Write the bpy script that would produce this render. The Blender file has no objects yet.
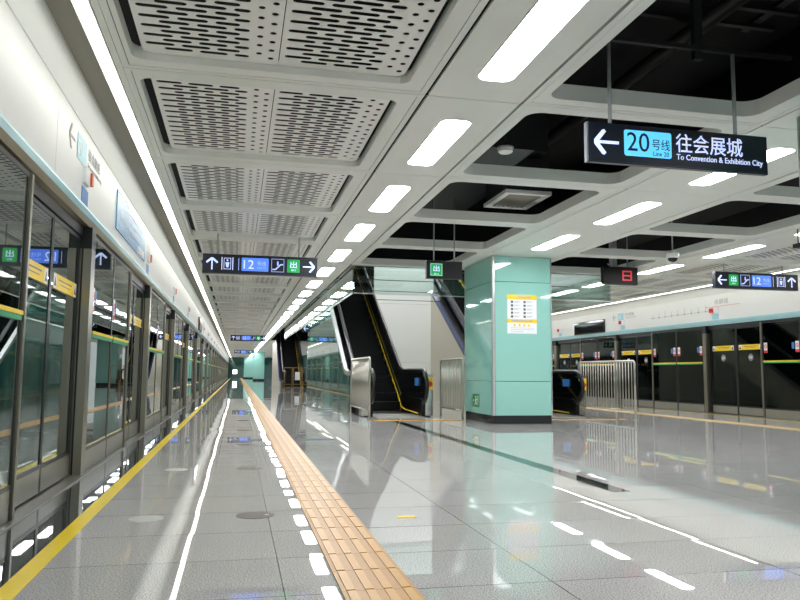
import bpy, bmesh, math
from mathutils import Vector, Matrix

scene = bpy.context.scene
COL = scene.collection
PI = math.pi

# ------------------------------------------------------------------ helpers
def C(h):
    h = h.lstrip('#')
    def f(c):
        c /= 255.0
        return c / 12.92 if c <= 0.04045 else ((c + 0.055) / 1.055) ** 2.4
    return tuple(f(int(h[i:i + 2], 16)) for i in (0, 2, 4)) + (1.0,)


def mat(name, col, rough=0.5, metal=0.0, spec=0.5, noise=0.0, nscale=40.0):
    m = bpy.data.materials.new(name)
    m.use_nodes = True
    nt = m.node_tree
    b = nt.nodes['Principled BSDF']
    c = C(col) if isinstance(col, str) else tuple(col) + (1.0,)
    b.inputs['Base Color'].default_value = c
    b.inputs['Roughness'].default_value = rough
    b.inputs['Metallic'].default_value = metal
    b.inputs['Specular IOR Level'].default_value = spec
    if noise:
        tc = nt.nodes.new('ShaderNodeTexCoord')
        n = nt.nodes.new('ShaderNodeTexNoise')
        n.inputs['Scale'].default_value = nscale
        n.inputs['Detail'].default_value = 3
        r = nt.nodes.new('ShaderNodeMix')
        r.data_type = 'RGBA'
        r.inputs['A'].default_value = tuple(max(0, v * (1 - noise)) for v in c[:3]) + (1,)
        r.inputs['B'].default_value = tuple(min(1, v * (1 + noise)) for v in c[:3]) + (1,)
        nt.links.new(tc.outputs['Object'], n.inputs['Vector'])
        nt.links.new(n.outputs['Fac'], r.inputs['Factor'])
        nt.links.new(r.outputs['Result'], b.inputs['Base Color'])
    return m


def emit(name, col, s):
    m = bpy.data.materials.new(name)
    m.use_nodes = True
    b = m.node_tree.nodes['Principled BSDF']
    c = C(col)
    b.inputs['Base Color'].default_value = c
    b.inputs['Roughness'].default_value = 0.3
    b.inputs['Emission Color'].default_value = c
    b.inputs['Emission Strength'].default_value = s
    return m


def glass(name, tint, r0, gcol=(0.95, 1, 0.98)):
    m = bpy.data.materials.new(name)
    m.use_nodes = True
    nt = m.node_tree
    nt.nodes.clear()
    out = nt.nodes.new('ShaderNodeOutputMaterial')
    mx = nt.nodes.new('ShaderNodeMixShader')
    # Schlick reflectance, the same on both faces of the pane
    lw = nt.nodes.new('ShaderNodeLayerWeight')
    lw.inputs['Blend'].default_value = 0.5
    pw = nt.nodes.new('ShaderNodeMath')
    pw.operation = 'POWER'
    pw.inputs[1].default_value = 5.0
    fr = nt.nodes.new('ShaderNodeMath')
    fr.operation = 'MULTIPLY_ADD'
    fr.inputs[1].default_value = 1.0 - r0
    fr.inputs[2].default_value = r0
    nt.links.new(lw.outputs['Facing'], pw.inputs[0])
    nt.links.new(pw.outputs[0], fr.inputs[0])
    t = nt.nodes.new('ShaderNodeBsdfTransparent')
    t.inputs['Color'].default_value = tuple(tint) + (1,)
    g = nt.nodes.new('ShaderNodeBsdfGlossy')
    g.inputs['Color'].default_value = tuple(gcol) + (1,)
    g.inputs['Roughness'].default_value = 0.0
    nt.links.new(fr.outputs[0], mx.inputs[0])
    nt.links.new(t.outputs[0], mx.inputs[1])
    nt.links.new(g.outputs[0], mx.inputs[2])
    nt.links.new(mx.outputs[0], out.inputs[0])
    return m


class MB:
    """collects shapes into one bmesh"""
    def __init__(s):
        s.bm = bmesh.new()

    def box(s, x0, x1, y0, y1, z0, z1):
        bm = s.bm
        x0, x1 = min(x0, x1), max(x0, x1)
        y0, y1 = min(y0, y1), max(y0, y1)
        z0, z1 = min(z0, z1), max(z0, z1)
        v = [bm.verts.new(p) for p in ((x0, y0, z0), (x1, y0, z0), (x1, y1, z0), (x0, y1, z0),
                                       (x0, y0, z1), (x1, y0, z1), (x1, y1, z1), (x0, y1, z1))]
        for f in ((3, 2, 1, 0), (4, 5, 6, 7), (0, 1, 5, 4), (1, 2, 6, 5), (2, 3, 7, 6), (3, 0, 4, 7)):
            bm.faces.new([v[i] for i in f])
        return s

    def tube(s, pts, r, n=8, cap=True):
        bm = s.bm
        pts = [Vector(p) for p in pts]
        rings = []
        ref = None
        for i, p in enumerate(pts):
            a = pts[max(0, i - 1)]
            b = pts[min(len(pts) - 1, i + 1)]
            d = (b - a).normalized()
            if ref is None:
                ref = Vector((0, 0, 1)) if abs(d.z) < 0.9 else Vector((1, 0, 0))
            u = d.cross(ref).normalized()
            w = u.cross(d).normalized()
            ref = w
            rr = r if not isinstance(r, (list, tuple)) else r[i]
            rings.append([bm.verts.new(p + (u * math.cos(2 * PI * k / n) + w * math.sin(2 * PI * k / n)) * rr) for k in range(n)])
        for a, b in zip(rings, rings[1:]):
            for k in range(n):
                f = bm.faces.new((a[k], a[(k + 1) % n], b[(k + 1) % n], b[k]))
                f.smooth = True
        if cap:
            bm.faces.new(rings[0][::-1])
            bm.faces.new(rings[-1])
        return s

    def prism(s, poly, axis, a, b):
        """poly: 2d outline; extruded from a to b along axis ('x': poly is (y,z); 'y': (x,z); 'z': (x,y))"""
        bm = s.bm
        def P(p, t):
            return {'x': (t, p[0], p[1]), 'y': (p[0], t, p[1]), 'z': (p[0], p[1], t)}[axis]
        A = [bm.verts.new(P(p, a)) for p in poly]
        B = [bm.verts.new(P(p, b)) for p in poly]
        n = len(poly)
        for i in range(n):
            bm.faces.new((A[i], A[(i + 1) % n], B[(i + 1) % n], B[i]))
        f1 = bm.faces.new(A[::-1])
        f2 = bm.faces.new(B)
        f1.normal_update()
        f2.normal_update()
        bmesh.ops.triangulate(bm, faces=[f1, f2])
        return s

    def lathe(s, prof, n=20, c=(0, 0, 0)):
        bm = s.bm
        rings = [[bm.verts.new((c[0] + r * math.cos(2 * PI * k / n), c[1] + r * math.sin(2 * PI * k / n), c[2] + z)) for k in range(n)] for r, z in prof]
        for a, b in zip(rings, rings[1:]):
            for k in range(n):
                bm.faces.new((a[k], a[(k + 1) % n], b[(k + 1) % n], b[k]))
        bm.faces.new(rings[0][::-1])
        bm.faces.new(rings[-1])
        return s

    def sheet(s, outer, holes, z0, z1):
        """plate in XY with holes, thickness z0..z1 (walls on every edge)"""
        bm2 = bmesh.new()
        loops = [outer] + holes
        edges = []
        for lp in loops:
            vs = [bm2.verts.new((p[0], p[1], z0)) for p in lp]
            for i in range(len(vs)):
                edges.append(bm2.edges.new((vs[i], vs[(i + 1) % len(vs)])))
        bmesh.ops.triangle_fill(bm2, use_beauty=True, edges=edges)
        bm2.normal_update()
        for f in bm2.faces:
            if f.normal.z > 0:
                f.normal_flip()
        ret = bmesh.ops.extrude_face_region(bm2, geom=bm2.faces[:], use_keep_orig=True)
        bmesh.ops.translate(bm2, verts=[v for v in ret['geom'] if isinstance(v, bmesh.types.BMVert)], vec=(0, 0, z1 - z0))
        bmesh.ops.recalc_face_normals(bm2, faces=bm2.faces)
        me = bpy.data.meshes.new('tmp')
        bm2.to_mesh(me)
        bm2.free()
        s.bm.from_mesh(me)
        bpy.data.meshes.remove(me)
        return s

    def xform(s, M):
        bmesh.ops.transform(s.bm, matrix=M, verts=s.bm.verts)
        return s

    def build(s, name, m, parent=None, loc=None):
        bmesh.ops.recalc_face_normals(s.bm, faces=s.bm.faces)
        me = bpy.data.meshes.new(name)
        s.bm.to_mesh(me)
        s.bm.free()
        if m:
            me.materials.append(m)
        o = bpy.data.objects.new(name, me)
        COL.objects.link(o)
        if parent:
            o.parent = parent
        if loc:
            o.location = loc
        return o


def rrect(x0, x1, y0, y1, r, n=5):
    pts = []
    for cx, cy, a0 in ((x1 - r, y0 + r, -PI / 2), (x1 - r, y1 - r, 0), (x0 + r, y1 - r, PI / 2), (x0 + r, y0 + r, PI)):
        for i in range(n + 1):
            a = a0 + PI / 2 * i / n
            pts.append((cx + r * math.cos(a), cy + r * math.sin(a)))
    return pts


def rect(x0, x1, y0, y1):
    return [(x0, y0), (x1, y0), (x1, y1), (x0, y1)]


def circ(cx, cy, r, n=24):
    return [(cx + r * math.cos(2 * PI * k / n), cy + r * math.sin(2 * PI * k / n)) for k in range(n)]


def tag(o, label, cat, group=None):
    o['label'] = label
    o['category'] = cat
    if group:
        o['group'] = group
    return o


def struct(o):
    o['kind'] = 'structure'
    return o


def empty(name, loc, rz=0.0, label=None, cat=None, group=None):
    o = bpy.data.objects.new(name, None)
    o.empty_display_size = 0.1
    COL.objects.link(o)
    o.location = loc
    o.rotation_euler = (0, 0, rz)
    if label:
        tag(o, label, cat, group)
    return o


def dup(root, loc, label, rz=None):
    r = root.copy()
    COL.objects.link(r)
    r.location = loc
    r['label'] = label
    if rz is not None:
        r.rotation_euler = (0, 0, rz)
    for ch in root.children:
        c = ch.copy()
        COL.objects.link(c)
        c.parent = r
        for g in ch.children:
            d = g.copy()
            COL.objects.link(d)
            d.parent = c
    return r


ORD = ['first', 'second', 'third', 'fourth', 'fifth', 'sixth', 'seventh', 'eighth', 'ninth', 'tenth', 'eleventh', 'twelfth',
       'thirteenth', 'fourteenth', 'fifteenth', 'sixteenth', 'seventeenth', 'eighteenth', 'nineteenth', 'twentieth']
TENS = {2: 'twenty', 3: 'thirty', 4: 'forty', 5: 'fifty', 6: 'sixty', 7: 'seventy'}
TENTH = {3: 'thirtieth', 4: 'fortieth', 5: 'fiftieth', 6: 'sixtieth', 7: 'seventieth'}
def nth(i):
    if i < 20:
        return ORD[i]
    n = i + 1
    return TENTH[n // 10] if n % 10 == 0 else TENS[n // 10] + '-' + ORD[n % 10 - 1]


def text_mb(body, width, height, cx, cz, y=0.0, depth=0.004, bold=0.0):
    """text standing in XZ facing -Y, fitted in a width x height box centred on cx, cz"""
    cu = bpy.data.curves.new('t', 'FONT')
    cu.body = body
    cu.resolution_u = 3
    cu.extrude = 0.0
    cu.offset = bold
    o = bpy.data.objects.new('t', cu)
    COL.objects.link(o)
    bpy.context.view_layer.update()
    dg = bpy.context.evaluated_depsgraph_get()
    me = bpy.data.meshes.new_from_object(o.evaluated_get(dg))
    mb = MB()
    mb.bm.from_mesh(me)
    bpy.data.objects.remove(o)
    bpy.data.curves.remove(cu)
    bpy.data.meshes.remove(me)
    bm = mb.bm
    xs = [v.co.x for v in bm.verts]
    ys = [v.co.y for v in bm.verts]
    if not xs:
        return mb
    sx = width / max(1e-6, max(xs) - min(xs))
    sy = height / max(1e-6, max(ys) - min(ys))
    mx, my = (max(xs) + min(xs)) / 2, (max(ys) + min(ys)) / 2
    for v in bm.verts:
        v.co = Vector((cx + (v.co.x - mx) * sx, y, cz + (v.co.y - my) * sy))
    ret = bmesh.ops.extrude_face_region(bm, geom=bm.faces[:])
    bmesh.ops.translate(bm, verts=[v for v in ret['geom'] if isinstance(v, bmesh.types.BMVert)], vec=(0, -depth, 0))
    return mb


def arrow_mb(cx, cz, s, ang, y=0.0, d=0.004):
    """signage arrow in XZ, pointing to +X when ang=0"""
    w = 0.11
    mb = MB()
    ca, sa = math.cos(ang), math.sin(ang)
    def T(p):
        return (cx + s * (p[0] * ca - p[1] * sa), cz + s * (p[0] * sa + p[1] * ca))
    mb.prism([T(p) for p in ((-0.5, -w / 2), (0.42, -w / 2), (0.42, w / 2), (-0.5, w / 2))], 'y', y, y - d)
    for sg in (1, -1):
        mb.prism([T(p) for p in ((0.5, 0), (0.35, 0), (0.02, 0.40 * sg), (0.1, 0.49 * sg), (0.18, 0.46 * sg), (0.5, 0.08 * sg))], 'y', y - 0.0005, y - d - 0.0005)
    return mb


# --------------------------------------------------------------- materials
M_white = mat('ceiling white', '#eceee8', 0.38, noise=0.02, nscale=3)
M_louver = mat('louver white', '#f8f8f5', 0.4)
M_header = mat('header enamel', '#e6e8e6', 0.3, noise=0.015, nscale=2)
M_upper = mat('cove enamel', '#eef0ee', 0.35)
M_cove = mat('cove grey', '#8f8c82', 0.6)
M_trimblue = mat('pale blue trim', '#a9d6dc', 0.25)
M_tan = mat('bronze trim', '#a89a7c', 0.3, 0.6)
M_black = mat('void black', '#0c0f11', 0.8)
M_void = mat('void dark', '#07090b', 0.9, noise=0.3, nscale=2)
M_duct = mat('duct black', '#0b0e10', 0.5)
M_steel = mat('stainless steel', '#b5b3a9', 0.28, 0.9, noise=0.06, nscale=6)
M_post = mat('door post steel', '#938f82', 0.28, 0.85, noise=0.06, nscale=6)
M_steel2 = mat('brushed steel', '#a8a79f', 0.35, 0.85, noise=0.06, nscale=9)
M_chrome = mat('polished steel', '#c8c8c4', 0.12, 1.0)
M_darkframe = mat('dark door frame', '#15191a', 0.3)
M_sill = mat('sill metal', '#8d8c84', 0.35, 0.7)
M_yellow = mat('yellow paint', '#fbdc18', 0.25)
M_gyel = mat('safety yellow', '#f2cf1e', 0.4)
M_sgreen = mat('stripe green', '#1fa06a', 0.4)
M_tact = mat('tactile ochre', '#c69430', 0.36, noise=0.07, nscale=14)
M_tact_shade = mat('tactile groove shade', '#b48527', 0.4, noise=0.07, nscale=14)  # darker ochre puts the shading between the raised bars into the base colour
M_tactpale = mat('tactile cream', '#d8c092', 0.3)
M_tactjoint = mat('tactile joint', '#7d5c22', 0.6)
M_teal = mat('teal glass panel', '#92cabd', 0.04, 0.0, 0.7)
M_pillarbase = mat('black granite', '#0c1213', 0.15)
M_tealwall = mat('dark teal glass wall', '#2b5f57', 0.03, 0.0, 0.9)
M_alu = mat('aluminium trim', '#c6c9c6', 0.3, 0.6)
M_red = mat('signal red', '#d4242c', 0.35)
M_orange = mat('orange lens', '#e2571d', 0.3)
M_bluelabel = mat('blue label', '#3f7fc4', 0.35)
M_paper = mat('white film', '#eceef0', 0.4)
M_grey = mat('grey print', '#a9adad', 0.5)
M_lightblue = mat('pale blue print', '#9fd4e2', 0.35)
M_mapblue = mat('map blue', '#5fa3cf', 0.25)
M_mapdark = mat('map navy', '#2b6fae', 0.3)
M_dark = mat('escalator black', '#040506', 0.35, 0.0, 0.25)
M_blackglass = mat('black glass', '#070a0c', 0.06)
M_rubber = mat('black rubber', '#0a0a0b', 0.3)
M_beige = mat('beige cladding', '#c9c3b2', 0.35)
M_whitewall = mat('white wall panel', '#dfe3e0', 0.15)
M_navy = mat('navy deck', '#26345a', 0.3)
M_signbox = mat('sign housing', '#1a2433', 0.3)
M_signface = mat('sign face navy', '#0e1826', 0.35)
M_rod = mat('grey rod', '#a9afaf', 0.4, 0.3)
M_cover = mat('floor cover grey', '#5f5a52', 0.5, 0.2)
M_cover2 = mat('floor cover pale', '#c9cbc8', 0.25)
M_goldframe = mat('bronze barrier', '#a58a5a', 0.3, 0.7)
M_cyan = mat('tunnel dark', '#05090b', 0.8)
E_light = emit('light diffuser', '#fbfaff', 31.0)
E_strip = emit('cove light', '#fffdf4', 9.0)
E_white = emit('sign white', '#c6d3ff', 0.85)
E_blue = emit('sign blue', '#4f7ce8', 0.85)
E_lblue = emit('sign light blue', '#5cc3ee', 0.85)
E_green = emit('sign green', '#11a048', 0.45)
E_red = emit('led red', '#d01828', 0.55)
E_pink = emit('sign lilac', '#9cb0f4', 0.9)
M_navyink = mat('navy ink', '#0f2038', 0.4)
G_psd = glass('platform glass', (0.36, 0.44, 0.43), 0.25)
G_psd_right = glass('platform glass right', (0.36, 0.46, 0.45), 0.035)
G_cur = glass('smoke curtain glass', (0.82, 0.90, 0.88), 0.06)


def floor_material(name, base, dark, light, bx, by, rough):
    m = bpy.data.materials.new(name)
    m.use_nodes = True
    nt = m.node_tree
    L = nt.links.new
    b = nt.nodes['Principled BSDF']
    tc = nt.nodes.new('ShaderNodeTexCoord')
    n = nt.nodes.new('ShaderNodeTexNoise')
    n.inputs['Scale'].default_value = 150
    n.inputs['Detail'].default_value = 2
    n.inputs['Roughness'].default_value = 0.7
    cr = nt.nodes.new('ShaderNodeValToRGB')
    e = cr.color_ramp.elements
    e[0].position, e[0].color = 0.34, C(dark)
    e[1].position, e[1].color = 0.66, C(light)
    k = e.new(0.5)
    k.color = C(base)
    L(tc.outputs['Object'], n.inputs['Vector'])
    L(n.outputs['Fac'], cr.inputs['Fac'])
    br = nt.nodes.new('ShaderNodeTexBrick')
    br.offset = 0.0
    br.inputs['Scale'].default_value = 1.0
    br.inputs['Brick Width'].default_value = bx
    br.inputs['Row Height'].default_value = by
    br.inputs['Mortar Size'].default_value = 0.0026
    br.inputs['Mortar Smooth'].default_value = 0.3
    br.inputs['Color1'].default_value = (1, 1, 1, 1)
    br.inputs['Color2'].default_value = (0.93, 0.94, 0.94, 1)
    br.inputs['Mortar'].default_value = (0.2, 0.2, 0.2, 1)
    mp = nt.nodes.new('ShaderNodeMapping')
    mp.inputs['Location'].default_value = (-0.21, 0.0, 0)
    L(tc.outputs['Object'], mp.inputs['Vector'])
    L(mp.outputs[0], br.inputs['Vector'])
    mx = nt.nodes.new('ShaderNodeMix')
    mx.data_type = 'RGBA'
    mx.blend_type = 'MULTIPLY'
    mx.inputs['Factor'].default_value = 1
    L(cr.outputs['Color'], mx.inputs['A'])
    L(br.outputs['Color'], mx.inputs['B'])
    L(mx.outputs['Result'], b.inputs['Base Color'])
    b.inputs['Roughness'].default_value = rough
    b.inputs['Specular IOR Level'].default_value = 0.75
    # slight unevenness of the polish
    n2 = nt.nodes.new('ShaderNodeTexNoise')
    n2.inputs['Scale'].default_value = 1.6
    n2.inputs['Detail'].default_value = 1
    bp = nt.nodes.new('ShaderNodeBump')
    bp.inputs['Strength'].default_value = 0.004
    bp.inputs['Distance'].default_value = 0.02
    L(tc.outputs['Object'], n2.inputs['Vector'])
    L(n2.outputs['Fac'], bp.inputs['Height'])
    # every slab is laid a hair out of level
    def vm(op, a, bv=None):
        q = nt.nodes.new('ShaderNodeVectorMath')
        q.operation = op
        L(a, q.inputs[0])
        if bv is not None:
            if isinstance(bv, tuple):
                q.inputs[1].default_value = bv
            else:
                L(bv, q.inputs[1])
        return q.outputs[0]
    wn = nt.nodes.new('ShaderNodeTexWhiteNoise')
    L(vm('FLOOR', vm('DIVIDE', mp.outputs[0], (bx, by, 1.0))), wn.inputs['Vector'])
    tilt = vm('MULTIPLY', vm('SUBTRACT', wn.outputs['Color'], (0.5, 0.5, 0.5)), (0.003, 0.005, 0.0))
    L(vm('NORMALIZE', vm('ADD', bp.outputs[0], tilt)), b.inputs['Normal'])
    return m


M_floor = floor_material('polished grey granite', '#c2c1bd', '#838381', '#e6e5e1', 1.12, 0.6, 0.004)
M_border = floor_material('dark border granite', '#3d3f3e', '#222423', '#6a6d6b', 50, 0.6, 0.015)
M_strip = mat('dark floor strip', '#1b2422', 0.04)

# --------------------------------------------------------------- dimensions
CZ = 3.0
XL, XR = -1.25, 11.05         # the two platform door fronts
Y0, Y1 = -6.0, 110.0
PITCH = 2.245
SEAM0 = 5.30                  # a ceiling seam
YR1 = 48.0                    # right side is built this far

# ------------------------------------------------------------------- floor
struct(MB().box(-0.81, 10.6, Y0, Y1, -0.3, 0).build('floor', M_floor))
struct(MB().box(-0.90, -0.81, Y0, Y1, -0.3, 0.0005).build('trim_1', M_yellow))
struct(MB().box(-1.21, -0.90, Y0, Y1, -0.3, 0).build('trim_2', M_border))
struct(MB().box(-1.42, -1.21, Y0, Y1, -0.3, 0.004).box(-1.225, -1.205, Y0, Y1, 0, 0.012).build('trim_3', M_sill))
struct(MB().box(10.6, 10.69, Y0, Y1, -0.3, 0.0005).build('trim_4', M_yellow))
struct(MB().box(10.69, 11.01, Y0, Y1, -0.3, 0).build('trim_5', M_floor))
struct(MB().box(11.01, 11.22, Y0, Y1, -0.3, 0.004).build('trim_6', M_sill))
struct(MB().box(2.78, 2.93, 5.15, 13.4, -0.01, 0.0008).build('trim_7', M_strip))


def tactile(x0, x1, ya, yb, bars_to, label, name='tactile_paving', alongx=False, pale=False):
    root = empty(name, ((x0 + x1) / 2, ya, 0), 0, label, 'tactile paving')
    w = (x1 - x0)
    mb = MB()
    mb.box(-w / 2, w / 2, 0, yb - ya, 0, 0.003)
    mb.build('joint_base', M_tactjoint, root)
    mb = MB()
    rb = MB()
    t = 0.3
    if not alongx:
        n = int((yb - ya) / t)
        for i in range(n):
            y = i * t
            if ya + y > bars_to:
                break
            mb.box(-w / 2, w / 2, y + 0.001, y + t - 0.001, 0.0031, 0.006)
            for k in range(4):
                c = -w / 2 + w * (k + 0.5) / 4
                rb.box(c - w * 0.06, c + w * 0.06, y + 0.006, y + t - 0.006, 0.0061, 0.0095)
        y = i * t
        if y < yb - ya - 0.4:
            mb.box(-w / 2, w / 2, y, yb - ya, 0.0031, 0.008)
    else:
        n = max(1, round(w / t))
        for i in range(n):
            x = -w / 2 + w / n * i
            mb.box(x + 0.002, x + w / n - 0.002, 0.002, yb - ya - 0.002, 0.0031, 0.006)
            for k in range(5):
                for j in range(3):
                    mb.lathe([(0.016, 0), (0.011, 0.005)], 8, (x + w / n * (k + 0.5) / 5, (yb - ya) * (j + 0.5) / 3, 0.006))
    mb.build('tile_row', M_tactpale if pale else M_tact if alongx else M_tact_shade, root)
    if not alongx:
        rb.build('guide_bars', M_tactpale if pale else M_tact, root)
    return root


tactile(0.433, 0.736, 0.6, Y1, 40, 'ochre ribbed tactile strip running down the platform beside the left doors')
tactile(8.97, 9.29, 3.0, YR1, 24, 'pale ribbed tactile strip along the far right platform doors', pale=True)
tactile(2.47, 4.14, 13.38, 13.56, 0, 'ochre tactile band in front of the left escalator', alongx=True)
tactile(5.64, 7.60, 13.38, 13.56, 0, 'ochre tactile band in front of the escalator right of the pillar', alongx=True)

# round floor covers
def floor_cover(x, y, r, m, label):
    root = empty('floor_cover', (x, y, 0), 0, label, 'floor cover', 'round floor covers')
    MB().lathe([(r, 0), (r, 0.0015), (r - 0.006, 0.002)], 32).build('lid', m, root)
    MB().lathe([(r * 0.12, 0), (r * 0.12, 0.0024)], 12, (r * 0.6, 0, 0)).build('lift_plug', M_steel2, root)
for i in range(6):
    y = 4.68 + 2.26 * i
    floor_cover(0.135, y, 0.115, M_cover, f'grey round floor cover beside the tactile strip, {nth(i)} from the camera')
for i in range(2):
    floor_cover(-0.50, 4.68 + 2.25 * i, 0.10, M_cover2, f'pale round floor cover near the yellow line, {nth(i)} from the camera')
tag(MB().box(0.98, 1.09, 4.44, 4.49, 0, 0.003).box(1.0, 1.07, 4.46, 4.47, 0.003, 0.0035).build('floor_marker', M_gyel), 'small yellow marker stuck on the floor right of the tactile strip', 'marker')

# ----------------------------------------------------------------- ceiling
def frame_rings(mb, k, mbJ, x0, x1, y0, y1, ox0, ox1, oy0, oy1, r, lip):
    rim = 0.045
    g = 0.005
    mb.sheet(rect(x0, x1, y0, y1), [rect(x0 + rim, x1 - rim, y0 + rim, y1 - rim)], CZ, CZ + 0.03)
    mb.sheet(rect(x0 + rim + g, x1 - rim - g, y0 + rim + g, y1 - rim - g), [rrect(ox0, ox1, oy0, oy1, r)], CZ + 0.002, CZ + 0.03)
    if k < 8:
        mbJ.sheet(rect(x0 + rim + 0.0002, x1 - rim - 0.0002, y0 + rim + 0.0002, y1 - rim - 0.0002), [rect(x0 + rim + g - 0.0002, x1 - rim - g + 0.0002, y0 + rim + g - 0.0002, y1 - rim - g + 0.0002)], CZ + 0.006, CZ + 0.02)
    # upstand lip round the opening
    t = 0.012
    mb.sheet(rrect(ox0 - t, ox1 + t, oy0 - t, oy1 + t, r + t), [rrect(ox0, ox1, oy0, oy1, r)], CZ + 0.0301, CZ + lip)
    if lip < 0.1:
        # ledge that closes the joint above the panel ends
        for q in (oy0, oy1 - 0.035):
            mb.box(ox0 + 0.07, ox1 - 0.07, q, q + 0.035, CZ + 0.062, CZ + 0.075)


NB = 46
mbL, mbM, mbR, mbRR, mbLane, mbJ = MB(), MB(), MB(), MB(), MB(), MB()
for k in range(-2, NB):
    a = SEAM0 + PITCH * k + 0.004
    b = a + PITCH - 0.008
    if k < 28:
        frame_rings(mbL, k, mbJ, -0.85, 1.345, a, b, -0.765, 1.175, a + 0.16, b - 0.16, 0.09, 0.09)
    else:
        mbL.box(-0.85, 1.345, a, b, CZ, CZ + 0.03)
    mbJ.box(-0.85, 2.12, a - 0.0079, a - 0.0001, CZ + 0.003, CZ + 0.02)
    if k < 18:
        mbJ.box(2.145, 10.62, a - 0.0079, a - 0.0001, CZ + 0.003, CZ + 0.02)
    # lanes of downlights
    mbLane.box(1.372, 2.12, a, b, CZ, CZ + 0.02)
    if k < 4:
        mbLane.box(4.32, 5.63, a, b, CZ, CZ + 0.02)
        frame_rings(mbM, k, mbJ, 2.145, 4.30, a, b, 2.27, 4.10, a + 0.14, b - 0.16, 0.13, 0.13)
        frame_rings(mbR, k, mbJ, 5.65, 7.80, a, b, 5.80, 7.60, a + 0.14, b - 0.16, 0.13, 0.13)
    if k < 18:
        mbLane.box(7.83, 8.67, a, b, CZ, CZ + 0.02)
        frame_rings(mbRR, k, mbJ, 8.69, 10.62, a, b, 8.80, 10.50, a + 0.16, b - 0.16, 0.09, 0.09)
mbL.box(-0.85, 2.12, SEAM0 + PITCH * NB, Y1, CZ, CZ + 0.03)
mbL.box(2.145, 8.0, 50.0, Y1, CZ, CZ + 0.03)
struct(mbJ.build('trim_13', M_black))
struct(mbL.build('ceiling', M_white))
struct(mbM.build('ceiling', M_white))
struct(mbR.build('ceiling', M_white))
struct(mbRR.build('ceiling', M_white))
struct(mbLane.build('ceiling', M_white))
# the slab and the dark void above
mv = MB()
mv.box(-1.6, 11.6, Y0, 14.6, 4.7, 4.9)
mv.box(-1.6, 1.9, 14.6, Y1, 4.7, 4.9)
mv.box(8.1, 11.6, 14.6, Y1, 4.7, 4.9)
mv.box(1.9, 8.1, 50.0, Y1, 4.7, 4.9)
mv.box(1.9, 8.1, 14.6, 50.0, 7.6, 7.8)
struct(mv.build('ceiling', M_void))
ms = MB()
ms.box(1.9, 2.12, 14.6, 50.0, 3.04, 7.6)
struct(MB().box(7.85, 8.1, 14.62, 49.9, 3.04, 7.6).build('wall_upper', M_whitewall))
ms.box(1.9, 8.1, 14.4, 14.6, 4.7, 7.8)
ms.box(1.9, 8.1, 50.0, 50.2, 3.0, 7.8)
ms.box(2.12, 7.85, 30.0, 30.15, 3.0, 7.6)
ms.box(2.12, 7.85, 14.5, 14.6, 3.06, 4.7)
ms.box(11.4, 11.5, Y0, YR1, 3.08, 4.7)
ms.box(-1.5, -1.4, Y0, Y1, 3.08, 4.7)
struct(ms.build('wall_upper', M_void))

# perforated panels: real slots and holes
def perforated_half(w, ln, left=True):
    holes = []
    rows = int((ln - 0.06) / 0.0655)
    h = 0.021
    def slot(x0, x1, y, hh=h):
        n = 4
        pts = []
        for i in range(n + 1):
            a = -PI / 2 + PI * i / n
            pts.append((x1 - hh + hh * math.cos(a), y + hh * math.sin(a)))
        for i in range(n + 1):
            a = PI / 2 + PI * i / n
            pts.append((x0 + hh + hh * math.cos(a), y + hh * math.sin(a)))
        return pts
    for i in range(rows):
        y = 0.045 + 0.0655 * i
        if i % 2 == 0:
            for s, e in ((0.035, 0.22), (0.262, 0.447), (0.489, 0.64)):
                holes.append(slot(s * w / 0.9, e * w / 0.9, y))
            holes.append(circ(0.765 * w / 0.9, y, 0.021, 10))
        else:
            for s, e in ((0.148, 0.333), (0.375, 0.56), (0.602, 0.70)):
                holes.append(slot(s * w / 0.9, e * w / 0.9, y))
            holes.append(circ(0.845 * w / 0.9, y, 0.021, 10))
    a, b = 0.003, w - 0.003
    if left:
        outer = [p for p in rrect(a, a + 1, 0, ln, 0.085) if p[0] < a + 0.5] 
        outer = [(b, 0), (b, ln)] + outer
    else:
        outer = [p for p in rrect(b - 1, b, 0, ln, 0.085) if p[0] > b - 0.5]
        outer = outer + [(a, ln), (a, 0)]
    return MB().sheet(outer, holes, 0, 0.002)


def make_panel(w, ln, label, group):
    root = empty('perforated_panel', (0, 0, 0), 0, label, 'ceiling panel', group)
    hp = perforated_half(w / 2, ln)
    o = hp.build('half_panel', M_louver, root)
    o.location = (0, 0, 0)
    p = perforated_half(w / 2, ln, False).build('half_panel', M_louver, root)
    p.location = (w / 2, 0, 0)
    return root


P0 = make_panel(1.84, 1.91, 'x', 'perforated ceiling panels over the left track side')
n = 0
for k in range(-1, 28):
    loc = (-0.70, SEAM0 + PITCH * k + 0.167, CZ + 0.055)
    lb = f'white perforated ceiling panel, {nth(n)} from the camera in the left row'
    if n == 0:
        P0.location = loc
        P0['label'] = lb
    else:
        dup(P0, loc, lb)
    n += 1
P1 = make_panel(1.60, 1.91, 'x', 'perforated ceiling panels over the right doors')
n = 0
for k in range(1, 15):
    loc = (8.85, SEAM0 + PITCH * k + 0.167, CZ + 0.055)
    lb = f'white perforated ceiling panel over the right doors, {nth(n)} from the camera'
    if n == 0:
        P1.location = loc
        P1['label'] = lb
    else:
        dup(P1, loc, lb)
    n += 1

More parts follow.
